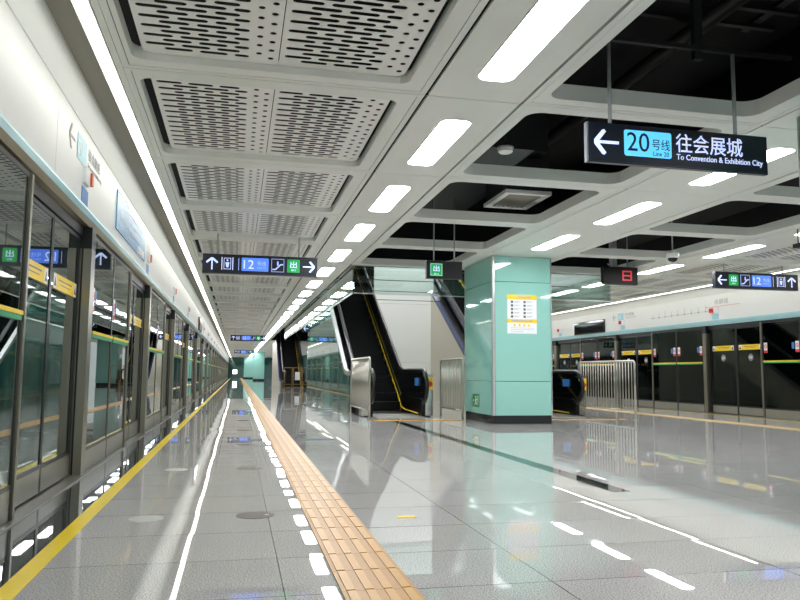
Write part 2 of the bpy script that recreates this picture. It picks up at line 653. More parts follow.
# downlights
def make_light(label, group):
    root = empty('ceiling_light', (0, 0, 0), 0, label, 'ceiling light', group)
    MB().sheet(rrect(-0.142, 0.142, -0.70, 0.70, 0.088, 6), [rrect(-0.132, 0.132, -0.69, 0.69, 0.08, 6)], -0.006, 0.0).build('trim_ring', M_louver, root)
    MB().sheet(rrect(-0.131, 0.131, -0.689, 0.689, 0.079, 6), [], -0.004, 0.0).build('diffuser', E_light, root)
    return root
L0 = make_light('x', 'downlights in the ceiling')
first = True
for xs, ks, where in ((1.755, range(-2, NB), 'above the tactile strip'),
                      (4.955, range(-2, 4), 'before the teal pillar'),
                      (8.235, range(-1, 16), 'by the right doors')):
    n = 0
    for k in ks:
        loc = (xs, SEAM0 + PITCH * k + 1.155, CZ)
        lb = f'long white ceiling light, {nth(n)} from the camera {where}'
        if first:
            L0.location = loc
            L0['label'] = lb
            L0['group'] = 'downlights in the ceiling'
            first = False
        else:
            dup(L0, loc, lb)
        n += 1

# cove lights and coves over both headers
def side_cove(sx, x, yb, wall):
    """x: front plane of the header, sx: +1 on the left (inward is +x)"""
    def X(d):
        return x + sx * d
    cl = empty('cove_light', (X(0.30), Y0, CZ), 0,
               f'continuous white light strip above the {wall} platform doors', 'light strip')
    MB().box(-0.043, 0.043, 0, yb - Y0, -0.010, 0.0).build('diffuser', E_strip, cl)
    MB().box(-0.052, -0.044, 0, yb - Y0, -0.012, 0.02).build('rail', M_white, cl)
    MB().box(0.044, 0.052, 0, yb - Y0, -0.012, 0.02).build('rail', M_white, cl)


side_cove(1, XL, Y1, 'left')
side_cove(-1, XR, YR1, 'right')


def header(sx, x, yb, side):
    def X(d):
        return x + sx * d
    # lower panels with vertical joints, upper leaning panel, soffit and cove
    mb = MB()
    y = 5.28 - 4.3 * 3
    while y < yb:
        mb.box(X(-0.12), X(0), max(Y0, y) + 0.003, min(yb, y + 4.3) - 0.003, 2.20, 2.800)
        y += 4.3
    mb.box(X(-0.2), X(-0.01), Y0, yb, 2.2, 2.81)
    struct(mb.build('wall_' + side, M_header))
    mb = MB()
    p = [(X(0.0), 2.812), (X(0.085), 2.99), (X(0.085), 3.06), (X(-0.12), 3.06), (X(-0.12), 2.812)]
    mb.prism(p, 'y', Y0, yb)
    struct(mb.build('wall_' + side, M_upper))
    mb = MB()
    mb.box(X(0.086), X(0.245), Y0, yb, 3.02, 3.05)
    struct(mb.build('trim_8', M_cove))
    struct(MB().box(X(0.354), X(0.397), Y0, yb, 2.998, 3.05).build('trim_12', M_white))
    # light-blue and bronze lower edge
    mb = MB()
    mb.prism([(X(-0.02), 2.198), (X(0.012), 2.198), (X(0.022), 2.17), (X(0.010), 2.13), (X(-0.02), 2.13)], 'y', Y0, yb)
    struct(mb.build('trim_9', M_trimblue))
    mb = MB()
    mb.prism([(X(-0.02), 2.129), (X(0.010), 2.129), (X(-0.01), 2.085), (X(-0.2), 2.085), (X(-0.2), 2.129)], 'y', Y0, yb)
    struct(mb.build('trim_10', M_tan if side == 'left' else M_trimblue))
    # door head beam behind
    mb = MB().box(X(-0.25), X(-0.06), Y0, yb, 2.0, 2.084)
    struct(mb.build('trim_11', M_darkframe))
    # dark tunnel behind
    mb = MB().box(X(-4.2), X(-4.0), Y0, yb, -1.2, 4.9)
    mb.box(X(-4.0), X(-0.26), Y0, yb, -1.3, -1.2)
    mb.box(X(-4.0), X(-0.21), Y0, yb, 3.3, 3.4)
    struct(mb.build('wall_tunnel_' + side, M_cyan))


header(1, XL, Y1, 'left')
header(-1, XR, YR1, 'right')

# ------------------------------------------------- platform screen doors
def V(sx, d0, d1, y0, y1, z0, z1, mb=None):
    mb = mb or MB()
    return mb.box(sx * d0, sx * d1, y0, y1, z0, z1)


def yzdisc(mb, sx, d, y, z, r, r2=0.0, t=0.002, n=20):
    mb2 = MB()
    mb2.sheet(circ(0, 0, r, n), [circ(0, 0, r2, n)] if r2 else [], 0, t)
    M = Matrix(((0, 0, sx, sx * d), (1, 0, 0, y), (0, 1, 0, z), (0, 0, 0, 1)))
    mb2.xform(M)
    me = bpy.data.meshes.new('tmp')
    mb2.bm.to_mesh(me)
    mb2.bm.free()
    mb.bm.from_mesh(me)
    bpy.data.meshes.remove(me)
    return mb


def make_leaf(sx, W, group):
    root = empty('sliding_door', (0, 0, 0), 0, 'x', 'platform door', group)
    e = 0.03
    d = -0.085
    V(sx, d - 0.006, d + 0.006, e, W - e, 0.215, 1.96).build('glass_pane', G_psd if sx > 0 else G_psd_right, root)
    mb = MB()
    V(sx, d - 0.02, d + 0.012, 0.004, e, 0.02, 1.99, mb)
    V(sx, d - 0.02, d + 0.012, W - e, W - 0.004, 0.02, 1.99, mb)
    V(sx, d - 0.02, d + 0.012, e, W - e, 1.96, 1.99, mb)
    V(sx, d - 0.02, d + 0.012, e, W - e, 0.185, 0.215, mb)
    mb.build('frame', M_darkframe, root)
    V(sx, d - 0.02, d + 0.012, e, W - e, 0.02, 0.184).build('kick_plate', M_steel2, root)
    mb = MB()
    V(sx, d + 0.0065, d + 0.0085, 0.09, W - 0.08, 1.47, 1.585, mb)
    st = mb.build('warning_sticker', M_gyel, root)
    mb = MB()
    for yy in (0.095, W - 0.17):
        V(sx, d + 0.0086, d + 0.0095, yy, yy + 0.085, 1.475, 1.58, mb)
    mb.build('sticker_end', M_paper, st)
    mb = MB()
    for yy in (0.137, W - 0.128):
        mb2 = [(yy - 0.035, 1.49), (yy + 0.035, 1.49), (yy, 1.56)]
        mb.prism(mb2, 'x', sx * (d + 0.0096), sx * (d + 0.0105))
    for yy, w in ((0.25, W - 0.5),):
        V(sx, d + 0.0086, d + 0.0095, yy, yy + w, 1.54, 1.55, mb)
        V(sx, d + 0.0086, d + 0.0095, yy + 0.05, yy + w - 0.05, 1.51, 1.516, mb)
    mb.build('warning_print', M_darkframe, st)
    if sx < 0:
        mb = MB()
        yzdisc(mb, sx, d + 0.0065, W / 2, 1.30, 0.075, 0.069)
        for sg in (-1, 1):
            mb.prism([(W / 2 + sg * 0.055, 1.30), (W / 2 + sg * 0.018, 1.345), (W / 2 + sg * 0.018, 1.255)], 'x', sx * (d + 0.0065), sx * (d + 0.0085))
            V(sx, d + 0.0065, d + 0.0085, W / 2 + sg * 0.006 - 0.002, W / 2 + sg * 0.006 + 0.002, 1.25, 1.35, mb)
        mb.build('opening_symbol', M_paper, root)
    return root


def make_emergency(sx, W, group):
    root = empty('emergency_door', (0, 0, 0), 0, 'x', 'platform door', group)
    e = 0.03
    d = -0.012
    V(sx, d - 0.006, d + 0.006, e, W - e, 0.215, 2.02).build('glass_pane', G_psd if sx > 0 else G_psd_right, root)
    mb = MB()
    V(sx, d - 0.03, d + 0.01, 0.003, e, 0.01, 2.05, mb)
    V(sx, d - 0.03, d + 0.01, W - e, W - 0.003, 0.01, 2.05, mb)
    V(sx, d - 0.03, d + 0.01, e, W - e, 2.02, 2.05, mb)
    V(sx, d - 0.03, d + 0.01, e, W - e, 0.185, 0.215, mb)
    mb.build('frame', M_darkframe, root)
    V(sx, d - 0.03, d + 0.01, e, W - e, 0.01, 0.184).build('kick_plate', M_steel2, root)
    pb = V(sx, d + 0.007, d + 0.03, 0.04, W - 0.04, 1.19, 1.215).build('push_bar', M_gyel, root)
    V(sx, d + 0.007, d + 0.022, 0.04, W - 0.04, 1.16, 1.1895).build('bar_strip', M_sgreen, pb)
    for yy in ((0.05, W - 0.15) if sx < 0 else (0.05,)):
        st = V(sx, d + 0.0065, d + 0.0085, yy, yy + 0.10, 1.38, 1.60).build('prohibition_sticker', M_paper, root)
        mb = MB()
        V(sx, d + 0.0086, d + 0.0095, yy, yy + 0.10, 1.38, 1.435, mb)
        yzdisc(mb, sx, d + 0.0086, yy + 0.05, 1.52, 0.042, 0.03, 0.001)
        mb.prism([(yy + 0.02, 1.495), (yy + 0.028, 1.487), (yy + 0.08, 1.545), (yy + 0.072, 1.553)], 'x', sx * (d + 0.0086), sx * (d + 0.0096))
        mb.build('red_print', M_red, st)
    st = V(sx, d + 0.0065, d + 0.0085, 0.18, 0.25, 1.45, 1.58).build('notice_sticker', M_bluelabel, root)
    return root


def make_post(sx, group):
    root = empty('door_post', (0, 0, 0), 0, 'x', 'post', group)
    # two steel channels with a brush gap between them
    e = -0.13 if sx > 0 else -0.09
    a = 0.0 if sx > 0 else 0.05
    mb = MB()
    V(sx, -0.05, 0.015, a, 0.17, 0.0, 1.90, mb)
    V(sx, e, -0.066, a, 0.17, 0.0, 1.90, mb)
    mb.build('post_column', M_post, root)
    V(sx, -0.065, -0.051, a + 0.012, 0.16, 0.0, 2.0).build('brush_gap', M_rubber, root)
    V(sx, e, 0.013, a + 0.002, 0.168, 1.901, 2.083).build('head_cap', M_darkframe, root)
    V(sx, e - 0.01, 0.02, a - 0.005, 0.175, 0.0, 0.012).build('foot_plate', M_steel2, root)
    return root


def make_jamb(sx, group):
    root = empty('door_jamb', (0, 0, 0), 0, 'x', 'jamb', group)
    V(sx, -0.068, 0.012, 0.001, 0.04, 0.0, 2.05).build('jamb_profile', M_post, root)
    V(sx, -0.07, 0.016, -0.002, 0.046, 0.0, 0.01).build('foot_plate', M_steel2, root)
    return root


def make_lamp(sx, group):
    root = empty('door_lamp', (0, 0, 0), 0, 'x', 'indicator lamp', group)
    V(sx, 0, 0.03, 0, 0.16, 2.36, 2.49).build('lamp_base', M_paper, root)
    V(sx, 0.0, 0.045, 0.165, 0.23 if sx > 0 else 0.30, 2.38, 2.48).build('lamp_lens', M_orange if sx > 0 else M_red, root)
    V(sx, 0, 0.004, 0.0, 0.24, 2.215, 2.335).build('lamp_label', M_bluelabel if sx > 0 else M_lightblue, root)
    return root


def doors(sx, x, phase, m0, m1, side):
    g = f'along the {side} platform edge'
    LW, EW = 0.94, 1.12
    leaf = make_leaf(sx, LW, 'sliding platform doors ' + g)
    emer = make_emergency(sx, EW, 'emergency platform doors ' + g)
    post = make_post(sx, 'steel door posts ' + g)
    lamp = make_lamp(sx, 'door lamps ' + g)
    jamb = make_jamb(sx, 'slim door jambs ' + g)
    first = True
    nl = ne = npst = 0
    for m in range(m0, m1):
        pe = phase + 4.3 * m               # far edge of this module's post
        def put(proto, y, lb):
            if first:
                proto.location = (x, y, 0)
                proto['label'] = lb
            else:
                dup(proto, (x, y, 0), lb)
        put(post, pe - 0.17, f'steel post between platform doors, {nth(npst)} from the camera on the {side} side')
        put(lamp, pe - 0.62, f'small indicator lamp above the {nth(npst)} doorway from the camera on the {side} side')
        put(leaf, pe - 0.17 - 2 * LW, f'nearer glass leaf of the {nth(npst)} doorway from the camera on the {side} side')
        put(jamb, pe - 0.17 - 2 * LW, f'slim steel jamb on the near side of the {nth(npst)} doorway on the {side} side')
        put(emer, pe - 0.17 - 2 * LW - 2 * EW, f'nearer emergency glass door before the {nth(npst)} doorway on the {side} side')
        first = False
        dup(leaf, (x, pe - 0.17 - LW, 0), f'farther glass leaf of the {nth(npst)} doorway from the camera on the {side} side')
        dup(emer, (x, pe - 0.17 - 2 * LW - EW, 0), f'farther emergency glass door before the {nth(npst)} doorway on the {side} side')
        npst += 1


doors(1, XL, 6.76, 0, 24, 'left')
doors(-1, XR, 15.88, -1, 5, 'right')

# plain glass beyond the built doors at the far end, the end wall
struct(MB().box(-1.3, 12.0, Y1, Y1 + 0.2, -0.3, 4.7).build('wall_end', M_tealwall))
root = empty('lit_panel', (-0.3, Y1 - 0.01, 0), 0, 'small bright light glowing at the far end of the platform', 'window')  # unidentified bright spot, built as a small framed glowing panel
MB().box(-0.3, 0.3, -0.02, 0, 0.6, 1.2).build('lit_face', emit('panel glow', '#f4fbff', 4.0), root)
MB().sheet(rect(-0.4, 0.4, 0.5, 1.3), [rect(-0.3, 0.3, 0.6, 1.2)], 0, 0.04).xform(Matrix(((1, 0, 0, 0), (0, 0, -1, 0), (0, 1, 0, 0), (0, 0, 0, 1)))).build('frame', M_darkframe, root)

# header graphics: built facing -Y, then turned onto the wall
def on_wall(o, sx, x, y):
    o.location = (x, y, 0)
    o.rotation_euler = (0, 0, PI / 2 if sx > 0 else -PI / 2)


def direction_print(sx, x, y, label):
    root = empty('direction_lettering', (0, 0, 0), 0, label, 'lettering')
    arrow_mb(0.10, 2.60, 0.2, PI, -0.002, 0.002).build('arrow', M_grey, root)
    bx = MB().box(0.28, 0.62, -0.004, -0.002, 2.5, 2.70).build('line_box', M_lightblue, root)
    text_mb('20', 0.16, 0.11, 0.38, 2.60, -0.0045, 0.001).build('line_number', M_paper, bx)
    text_mb('往会展城', 0.5, 0.10, 0.95, 2.645, -0.003, 0.002).build('destination', M_grey, root)
    text_mb('To Convention & Exhibition City', 0.6, 0.045, 0.99, 2.545, -0.003, 0.002).build('destination_english', M_grey, root)
    on_wall(root, sx, x, y)


direction_print(1, XL, 5.62, 'pale arrow and destination lettering on the left door header')
direction_print(-1, XR, 20.25, 'pale arrow and destination lettering on the right door header')


def route_map(sx, x, y, w, label):
    root = empty('route_map', (0, 0, 0), 0, label, 'route map')
    mb = MB().box(0, w, -0.003, 0, 2.428, 2.437)
    mb.build('route_line', M_grey, root)
    mb = MB()
    n = 9
    for i in range(n):
        cx = w * (i + 0.5) / n
        mb.prism([(cx + 0.028 * math.cos(2 * PI * k / 12), 2.4325 + 0.028 * math.sin(2 * PI * k / 12)) for k in range(12)], 'y', -0.003, -0.005)
        mb.box(cx - 0.006, cx + 0.006, -0.004, -0.001, 2.47, 2.53 + 0.03 * (i % 3))
    mb.build('station_mark', M_grey, root)
    on_wall(root, sx, x, y)


route_map(-1, XR, 18.2, 2.6, 'thin grey route line with dots on the right door header')
root = empty('station_lettering', (0, 0, 0), 0, 'grey station lettering above a doorway lamp on the right header', 'lettering')
text_mb('会展城', 0.5, 0.12, 0.6, 2.63, -0.002, 0.002).build('station_name', M_grey, root)
MB().box(0, 1.25, -0.003, 0, 2.515, 2.522).build('route_line', M_red, root)
on_wall(root, -1, XR, 15.75)

# blue network map panel on the left header
root = empty('network_map', (0, 0, 0), 0, 'pale blue network map panel on the left door header', 'map')
MB().box(0, 2.34, -0.012, -0.0005, 2.31, 2.71).build('map_sheet', M_mapblue, root)
mb = MB()
import random
rnd = random.Random(4)
for i in range(9):
    z = 2.34 + 0.036 * i
    x0 = rnd.uniform(0.1, 0.6)
    x1 = rnd.uniform(1.3, 2.2)
    xm = (x0 + x1) / 2
    dz = rnd.uniform(-0.05, 0.05)
    z2 = min(2.69, max(2.33, z + dz))
    mb.box(x0, xm, -0.0135, -0.0122, z - 0.004, z + 0.004)
    mb.box(xm, x1, -0.0135, -0.0122, z2 - 0.004, z2 + 0.004)
    mb.box(xm - 0.004, xm + 0.004, -0.0136, -0.0122, min(z, z2), max(z, z2))
mb.build('map_lines', M_mapdark, root)
MB().box(0.08, 0.8, -0.0135, -0.0122, 2.665, 2.69).build('map_title', M_paper, root)
MB().box(1.7, 2.25, -0.0135, -0.0122, 2.33, 2.42).build('map_key', M_paper, root)
on_wall(root, 1, XL, 7.79)


def screen(sx, x, y, w, label):
    root = empty('information_screen', (0, 0, 0), 0, label, 'screen')
    MB().box(0, w, -0.045, -0.0005, 2.19, 2.60).build('screen_housing', M_darkframe, root)
    MB().box(0.03, w - 0.03, -0.048, -0.0455, 2.21, 2.58).build('display', M_blackglass, root)
    on_wall(root, sx, x, y)


screen(-1, XR, 22.8, 2.05, 'long dark display screen on the right door header')
screen(1, XL, 24.2, 1.6, 'dark display screen on the left door header in the distance')

# -------------------------------------------------------------- the pillar
PX0, PX1, PY0, PY1 = 4.41, 5.55, 12.39, 14.05
def glass_pillar(PX0, PX1, PY0, PY1, label):
    root = empty('pillar', ((PX0 + PX1) / 2, (PY0 + PY1) / 2, 0), 0, label, 'pillar')
    cx, cy = root.location.x, root.location.y
    hx, hy = (PX1 - PX0) / 2, (PY1 - PY0) / 2
    MB().box(-hx + 0.03, hx - 0.03, -hy + 0.03, hy - 0.03, 0, 2.99).build('core', M_pillarbase, root)
    MB().box(-hx + 0.02, hx - 0.02, -hy + 0.02, hy - 0.02, 0, 0.145).build('plinth', M_pillarbase, root)
    seams = [(0.15, 0.745), (0.753, 2.525), (2.533, 2.985)]
    for z0, z1 in seams:
        MB().box(-hx + 0.05, hx - 0.03, -hy, -hy + 0.02, z0, z1).build('front_panel', M_teal, root)
        MB().box(-hx, -hx + 0.02, -hy + 0.05, hy - 0.03, z0, z1).build('side_panel', M_teal, root)
        MB().box(hx - 0.02, hx, -hy + 0.05, hy - 0.03, z0, z1).build('side_panel', M_teal, root)
        MB().box(-hx + 0.05, hx - 0.05, hy - 0.02, hy, z0, z1).build('rear_panel', M_teal, root)
    for sx_, sy_ in ((-1, -1), (1, -1), (-1, 1), (1, 1)):
        mb = MB()
        a, b = sx_ * hx, sy_ * hy
        i, j = sx_ * (hx - 0.042), sy_ * (hy - 0.042)
        if sx_ > 0:
            i = sx_ * (hx - 0.022)
        mb.prism([(a, j), (a, b - sy_ * 0.012), (a - sx_ * 0.012, b), (i, b), (i, j)], 'z', 0.147, 2.985)
        mb.build('corner_trim', M_alu, root)


glass_pillar(PX0, PX1, PY0, PY1, 'teal glass clad pillar between the two escalators')
glass_pillar(4.41, 5.55, 3.30, 5.02, 'teal pillar cut off by the right edge of the view')

# posters on the pillar
root = empty('notice_poster', (4.69, PY0, 1.60), 0, 'yellow and white passenger notice stuck on the front of the teal pillar', 'poster')
w, h = 0.56, 0.70
MB().box(0, w, -0.002, 0, 0, h).build('sheet', M_paper, root)
MB().box(-0.004, w + 0.004, -0.0035, -0.0021, h - 0.085, h).build('title_band', M_gyel, root)
MB().box(-0.004, w + 0.004, -0.0035, -0.0021, 0.195, 0.26).build('lower_band', M_gyel, root)
mb = MB()
for r_ in range(5):
    for c_ in range(2):
        x0 = 0.09 + 0.24 * c_
        z0 = h - 0.13 - 0.066 * r_
        mb.box(x0 - 0.022, x0 + 0.022, -0.003, -0.0021, z0 - 0.022, z0 + 0.022)
mb.build('symbol', mat('grey symbol', '#5f666c', 0.5), root)
mb = MB()
for r_ in range(5):
    for c_ in range(2):
        x0 = 0.13 + 0.24 * c_
        z0 = h - 0.13 - 0.066 * r_
        mb.box(x0, x0 + 0.11, -0.003, -0.0021, z0 + 0.004, z0 + 0.012)
        mb.box(x0, x0 + 0.08, -0.003, -0.0021, z0 - 0.012, z0 - 0.006)
for zz in (0.10, 0.07, 0.035):
    mb.box(0.06, w - 0.05 - (0.2 if zz < 0.05 else 0), -0.003, -0.0021, zz, zz + 0.006)
mb.box(0.17, 0.46, -0.0045, -0.0036, h - 0.055, h - 0.03)
mb.box(0.08, 0.48, -0.0045, -0.0036, 0.215, 0.238)
mb.build('print_line', M_grey, root)
mb = MB()
for i in range(4):
    x0 = 0.14 + 0.09 * i
    mb.prism([(x0 - 0.03, 0.13), (x0 + 0.03, 0.13), (x0, 0.185)], 'y', -0.003, -0.0021)
mb.build('warning_symbol', M_gyel, root)

root = empty('exit_sticker', (PX0, 13.12, 0.26), -PI / 2, 'small green running figure exit sign low on the left face of the pillar', 'exit sign')
# local x runs toward -Y after rotation
MB().box(-0.40, 0.0, -0.004, 0, 0, 0.24).build('plate', mat('photoluminescent green', '#138a4a', 0.4), root)
mb = MB()
mb.prism([(-0.20 + 0.022 * math.cos(2 * PI * k / 10), 0.185 + 0.022 * math.sin(2 * PI * k / 10)) for k in range(10)], 'y', -0.0042, -0.006)
mb.prism([(-0.24, 0.15), (-0.18, 0.155), (-0.17, 0.09), (-0.21, 0.085)], 'y', -0.0042, -0.006)
mb.prism([(-0.21, 0.09), (-0.17, 0.09), (-0.12, 0.04), (-0.14, 0.03)], 'y', -0.0042, -0.0062)
mb.prism([(-0.21, 0.095), (-0.18, 0.085), (-0.25, 0.03), (-0.28, 0.04)], 'y', -0.0042, -0.0064)
mb.prism([(-0.13, 0.15), (-0.13, 0.13), (-0.19, 0.125), (-0.19, 0.15)], 'y', -0.0042, -0.0066)
mb.box(-0.09, -0.06, -0.006, -0.0042, 0.03, 0.21)
mb.box(-0.36, -0.30, -0.006, -0.0042, 0.10, 0.13)
mb.build('running_figure', M_paper, root)

# ------------------------------------------------------------- escalators
INC = math.tan(math.radians(30))
def esc(loc, label, skirt_left, far=False, hi=0.0, mside=None, mtrim=None):
    root = empty('escalator', loc, 0, label, 'escalator', 'escalators up from the platform')
    yb = 2.95          # start of the incline (local)
    top = 12.5
    # steps
    mb = MB()
    mb.box(-0.5, 0.5, 0.5, 1.9, -0.05, 0.012)
    mb.build('landing_plate', M_steel2, root)
    mb = MB()
    mb.box(-0.49, 0.49, 1.9, yb, -0.05, 0.02)
    y, z = yb, 0.02
    while y < top:
        mb.box(-0.49, 0.49, y, y + 0.40, z - 0.3, z + 0.2)
        y += 0.2 / INC
        z += 0.2
    mb.build('steps', M_dark, root)
    # yellow edge lines follow the inner skirts
    for s in (1, -1):
        pts = [(s * 0.497, 1.3, 0.05), (s * 0.497, yb - 0.5, 0.07), (s * 0.497, yb - 0.1, 0.12)]
        pts += [(s * 0.497, yb + 0.3 + i * 1.0, 0.10 + (0.3 + i) * INC + 0.12) for i in range(10)]
        MB().tube(pts, 0.014, 6).build('yellow_edge_line', M_gyel, root)
    for s in (1, -1):
        # balustrade: newel semicircle, low straight, incline
        prof = []
        for k in range(13):
            a = -PI / 2 - PI * k / 12
            prof.append((1.05 + 0.33 * math.cos(a), 0.61 + 0.33 * math.sin(a)))
        up = [(yb - 0.1, 0.94), (yb + 0.25, 1.0)]
        e = (top, 1.0 + (top - yb - 0.25) * INC)
        poly = prof + up + [e, (top, e[1] - 0.86), (yb + 0.5, 0.2), (yb, 0.05), (1.05, 0.05)]
        MB().prism(poly, 'x', s * 0.53, s * 0.56).build('balustrade_panel', M_blackglass, root)
        pts = [(s * 0.545, 1.6, 0.25)] + [(s * 0.545, p[0] - (0.0), p[1]) for p in prof] + [(s * 0.545, p[0], p[1]) for p in up] + [(s * 0.545, e[0], e[1])]
        pts2 = []
        for p in pts[1:]:
            pts2.append(p)
        MB().tube(pts2, 0.045, 8).build('handrail', M_rubber, root)
        arc = [(s * 0.552, 1.05 + 0.24 * math.cos(-PI / 2 - PI * k / 12), 0.61 + 0.24 * math.sin(-PI / 2 - PI * k / 12)) for k in range(13)]
        MB().tube(arc, 0.026, 8).build('newel_trim', M_chrome, root)
        # newel drum below, deck and outer cladding of the truss
        mb = MB()
        mb.prism([(0.98, 0.0), (0.98, 0.30), (1.2, 0.36), (yb, 0.36), (yb + 0.3, 0.40), (top, 0.40 + (top - yb - 0.3) * INC), (top, 0.25 + (top - yb - 0.3) * INC), (yb + 0.4, 0.22), (yb - 0.1, 0.0)], 'x', s * 0.505, s * 0.69)
        mb.build('skirt_deck', M_dark, root)
        mb = MB()
        mb.prism([(2.35, 0.0), (2.35, 0.36), (yb, 0.37), (yb + 0.3, 0.42), (top, 0.42 + (top - yb - 0.3) * INC), (top, 0.0)] if s == skirt_left else
                 [(2.35, 0.0), (2.35, 0.36), (yb, 0.37), (yb + 0.3, 0.42), (top, 0.42 + (top - yb - 0.3) * INC), (top, -0.6 + (top - yb - 0.3) * INC), (yb + 1.2, 0.0)], 'x', s * 0.725, s * 0.78)
        if s == skirt_left and hi:
            for v in mb.bm.verts:
                if v.co.z > 0.3:
                    v.co.z += hi
        mb.build('side_cladding', (mside or M_beige) if s == skirt_left else M_beige, root)
        mb = MB()
        mb.prism([(2.3, 0.365), (yb, 0.375), (yb + 0.3, 0.425), (top, 0.425 + (top - yb - 0.3) * INC), (top, 0.53 + (top - yb - 0.3) * INC), (yb + 0.3, 0.53), (yb, 0.47), (2.3, 0.455)], 'x', s * 0.70, s * 0.785)
        if s == skirt_left and hi:
            mb.xform(Matrix.Translation((0, 0, hi)))
        mb.build('deck_trim', (mtrim or M_navy) if s == skirt_left else M_steel2, root)
    if not far:
        for s in (1, -1):
            MB().box(s * 0.505, s * 0.527, 1.3, 1.62, 0.62, 0.78).build('blue_label', M_bluelabel, root) if s > 0 else MB().box(s * 0.563, s * 0.57, 1.05, 1.35, 0.62, 0.78).build('blue_label', M_bluelabel, root)
            mb = MB()
            mb.lathe([(0.05, 0), (0.05, 0.015), (0.035, 0.03)], 16)
            mb.xform(Matrix.Translation((s * 0.66, 0.90, 0.66)) @ Matrix.Rotation(PI / 2, 4, 'X'))
            b = mb.build('stop_button', M_red, root)
            MB().box(s * 0.60, s * 0.72, 0.901, 0.96, 0.55, 0.80).build('button_plate', M_gyel, b)
            MB().box(s * 0.58, s * 0.74, 0.965, 1.3, 0.02, 0.86).build('control_pedestal', M_chrome, root)
    return root


esc((3.20, 13.72, 0), 'black escalator rising behind the railing left of the teal pillar', -1, False, 0.45, M_tealwall, mat('truss grey', '#969b99', 0.35, 0.3))
esc((6.60, 13.72, 0), 'black escalator mostly hidden behind the teal pillar', -1)
esc((3.27, 42.0, 0), 'distant black escalator closed off by a barrier', -1, True)

# added unseen area lights that brighten the escalator void and its back wall
for i, (x, y) in enumerate(((4.9, 18.0), (4.9, 21.0), (4.9, 25.0))):
    la = bpy.data.lights.new('fill_light', 'AREA')
    la.shape = 'RECTANGLE'
    la.size = 2.5
    la.size_y = 0.5
    la.energy = 260
    lo = bpy.data.objects.new('fill_light', la)
    COL.objects.link(lo)
    lo.location = (x, y, 7.5)

# white wall between the escalators, teal wall beside the left escalator
mb = MB()
mb.box(4.02, 5.90, 22.0, 22.1, 0, 1.2)
mb.box(4.02, 5.90, 22.0, 22.1, 1.206, 3.0)
mb.box(4.02, 5.90, 22.0, 22.1, 3.006, 7.5)
struct(mb.build('wall_back', M_whitewall))


# smoke curtains of glass round the escalator opening
def curtain(ax, label, x0, x1, y0, y1):
    root = empty('smoke_curtain', ((x0 + x1) / 2, (y0 + y1) / 2, 2.45), 0, label, 'smoke curtain', 'glass smoke curtains')
    w, d = (x1 - x0) / 2, (y1 - y0) / 2
    MB().box(-w, w, -d, d, 0.02, 0.56).build('glass_pane', G_cur, root)
    MB().box(-w - 0.004, w + 0.004, -d - 0.004, d + 0.004, 0, 0.019).build('edge_strip', M_alu, root)
    MB().box(-w - 0.01, w + 0.01, -d - 0.01, d + 0.01, 0.561, 0.60).build('top_rail', M_alu, root)
curtain('x', 'glass smoke curtain hanging across the front of the escalators', 2.24, 7.80, 14.45, 14.47)
curtain('y', 'long glass smoke curtain receding left of the escalators', 2.20, 2.22, 14.45, 36.0)
curtain('y', 'glass smoke curtain receding right of the escalators', 7.82, 7.84, 14.45, 36.0)

# ---------------------------------------------------------------- railings
def fence(x, y0, y1, label, solid=False):
    root = empty('railing', (x, y0, 0), 0, label, 'railing', 'steel railings by the escalators')
    L = y1 - y0
    H = 1.16
    r = 0.022
    pts = [(0, 0, 0.0), (0, 0, H - 0.06), (0, 0.018, H - 0.018), (0, 0.06, H)]
    pts += [(0, L - 0.06, H), (0, L - 0.018, H - 0.018), (0, L, H - 0.06), (0, L, 0)]
    MB().tube(pts, r, 8).build('rail_frame', M_steel, root)
    MB().tube([(0, 0.02, 0.17), (0, L - 0.02, 0.17)], 0.016, 8).build('bottom_rail', M_steel, root)
    if solid:
        MB().box(-0.006, 0.006, 0.03, L / 2 - 0.006, 0.195, H - 0.03).box(-0.006, 0.006, L / 2 + 0.006, L - 0.03, 0.195, H - 0.03).build('infill_sheet', M_steel2, root)
        MB().tube([(0, L / 2, 0.0), (0, L / 2, 0.16)], 0.016, 8).build('leg', M_steel, root)
    else:
        n = int(L / 0.115)
        for i in range(1, n):
            y = L * i / n
            MB().tube([(0, y, 0.175), (0, y, H - 0.01)], 0.0115, 8).build('bar', M_steel, root)
    for y in (0, L):
        MB().lathe([(0.045, 0), (0.045, 0.008), (0.03, 0.012)], 14, (0, y, 0)).build('foot', M_steel, root)
    return root


fence(2.44, 13.70, 15.95, 'barred steel railing left of the left escalator, seen almost edge on')
fence(4.22, 13.56, 15.1, 'barred steel railing between the left escalator and the teal pillar')
fence(7.70, 13.3, 15.75, 'barred steel railing right of the teal pillar')

# ------------------------------------------------------------ hanging signs
def rod(root, x, z0, z1, r=0.016, yy=0.05):
    MB().tube([(x, yy, z0), (x, yy, z1)], r, 8).build('hanger_rod', M_rod, root)


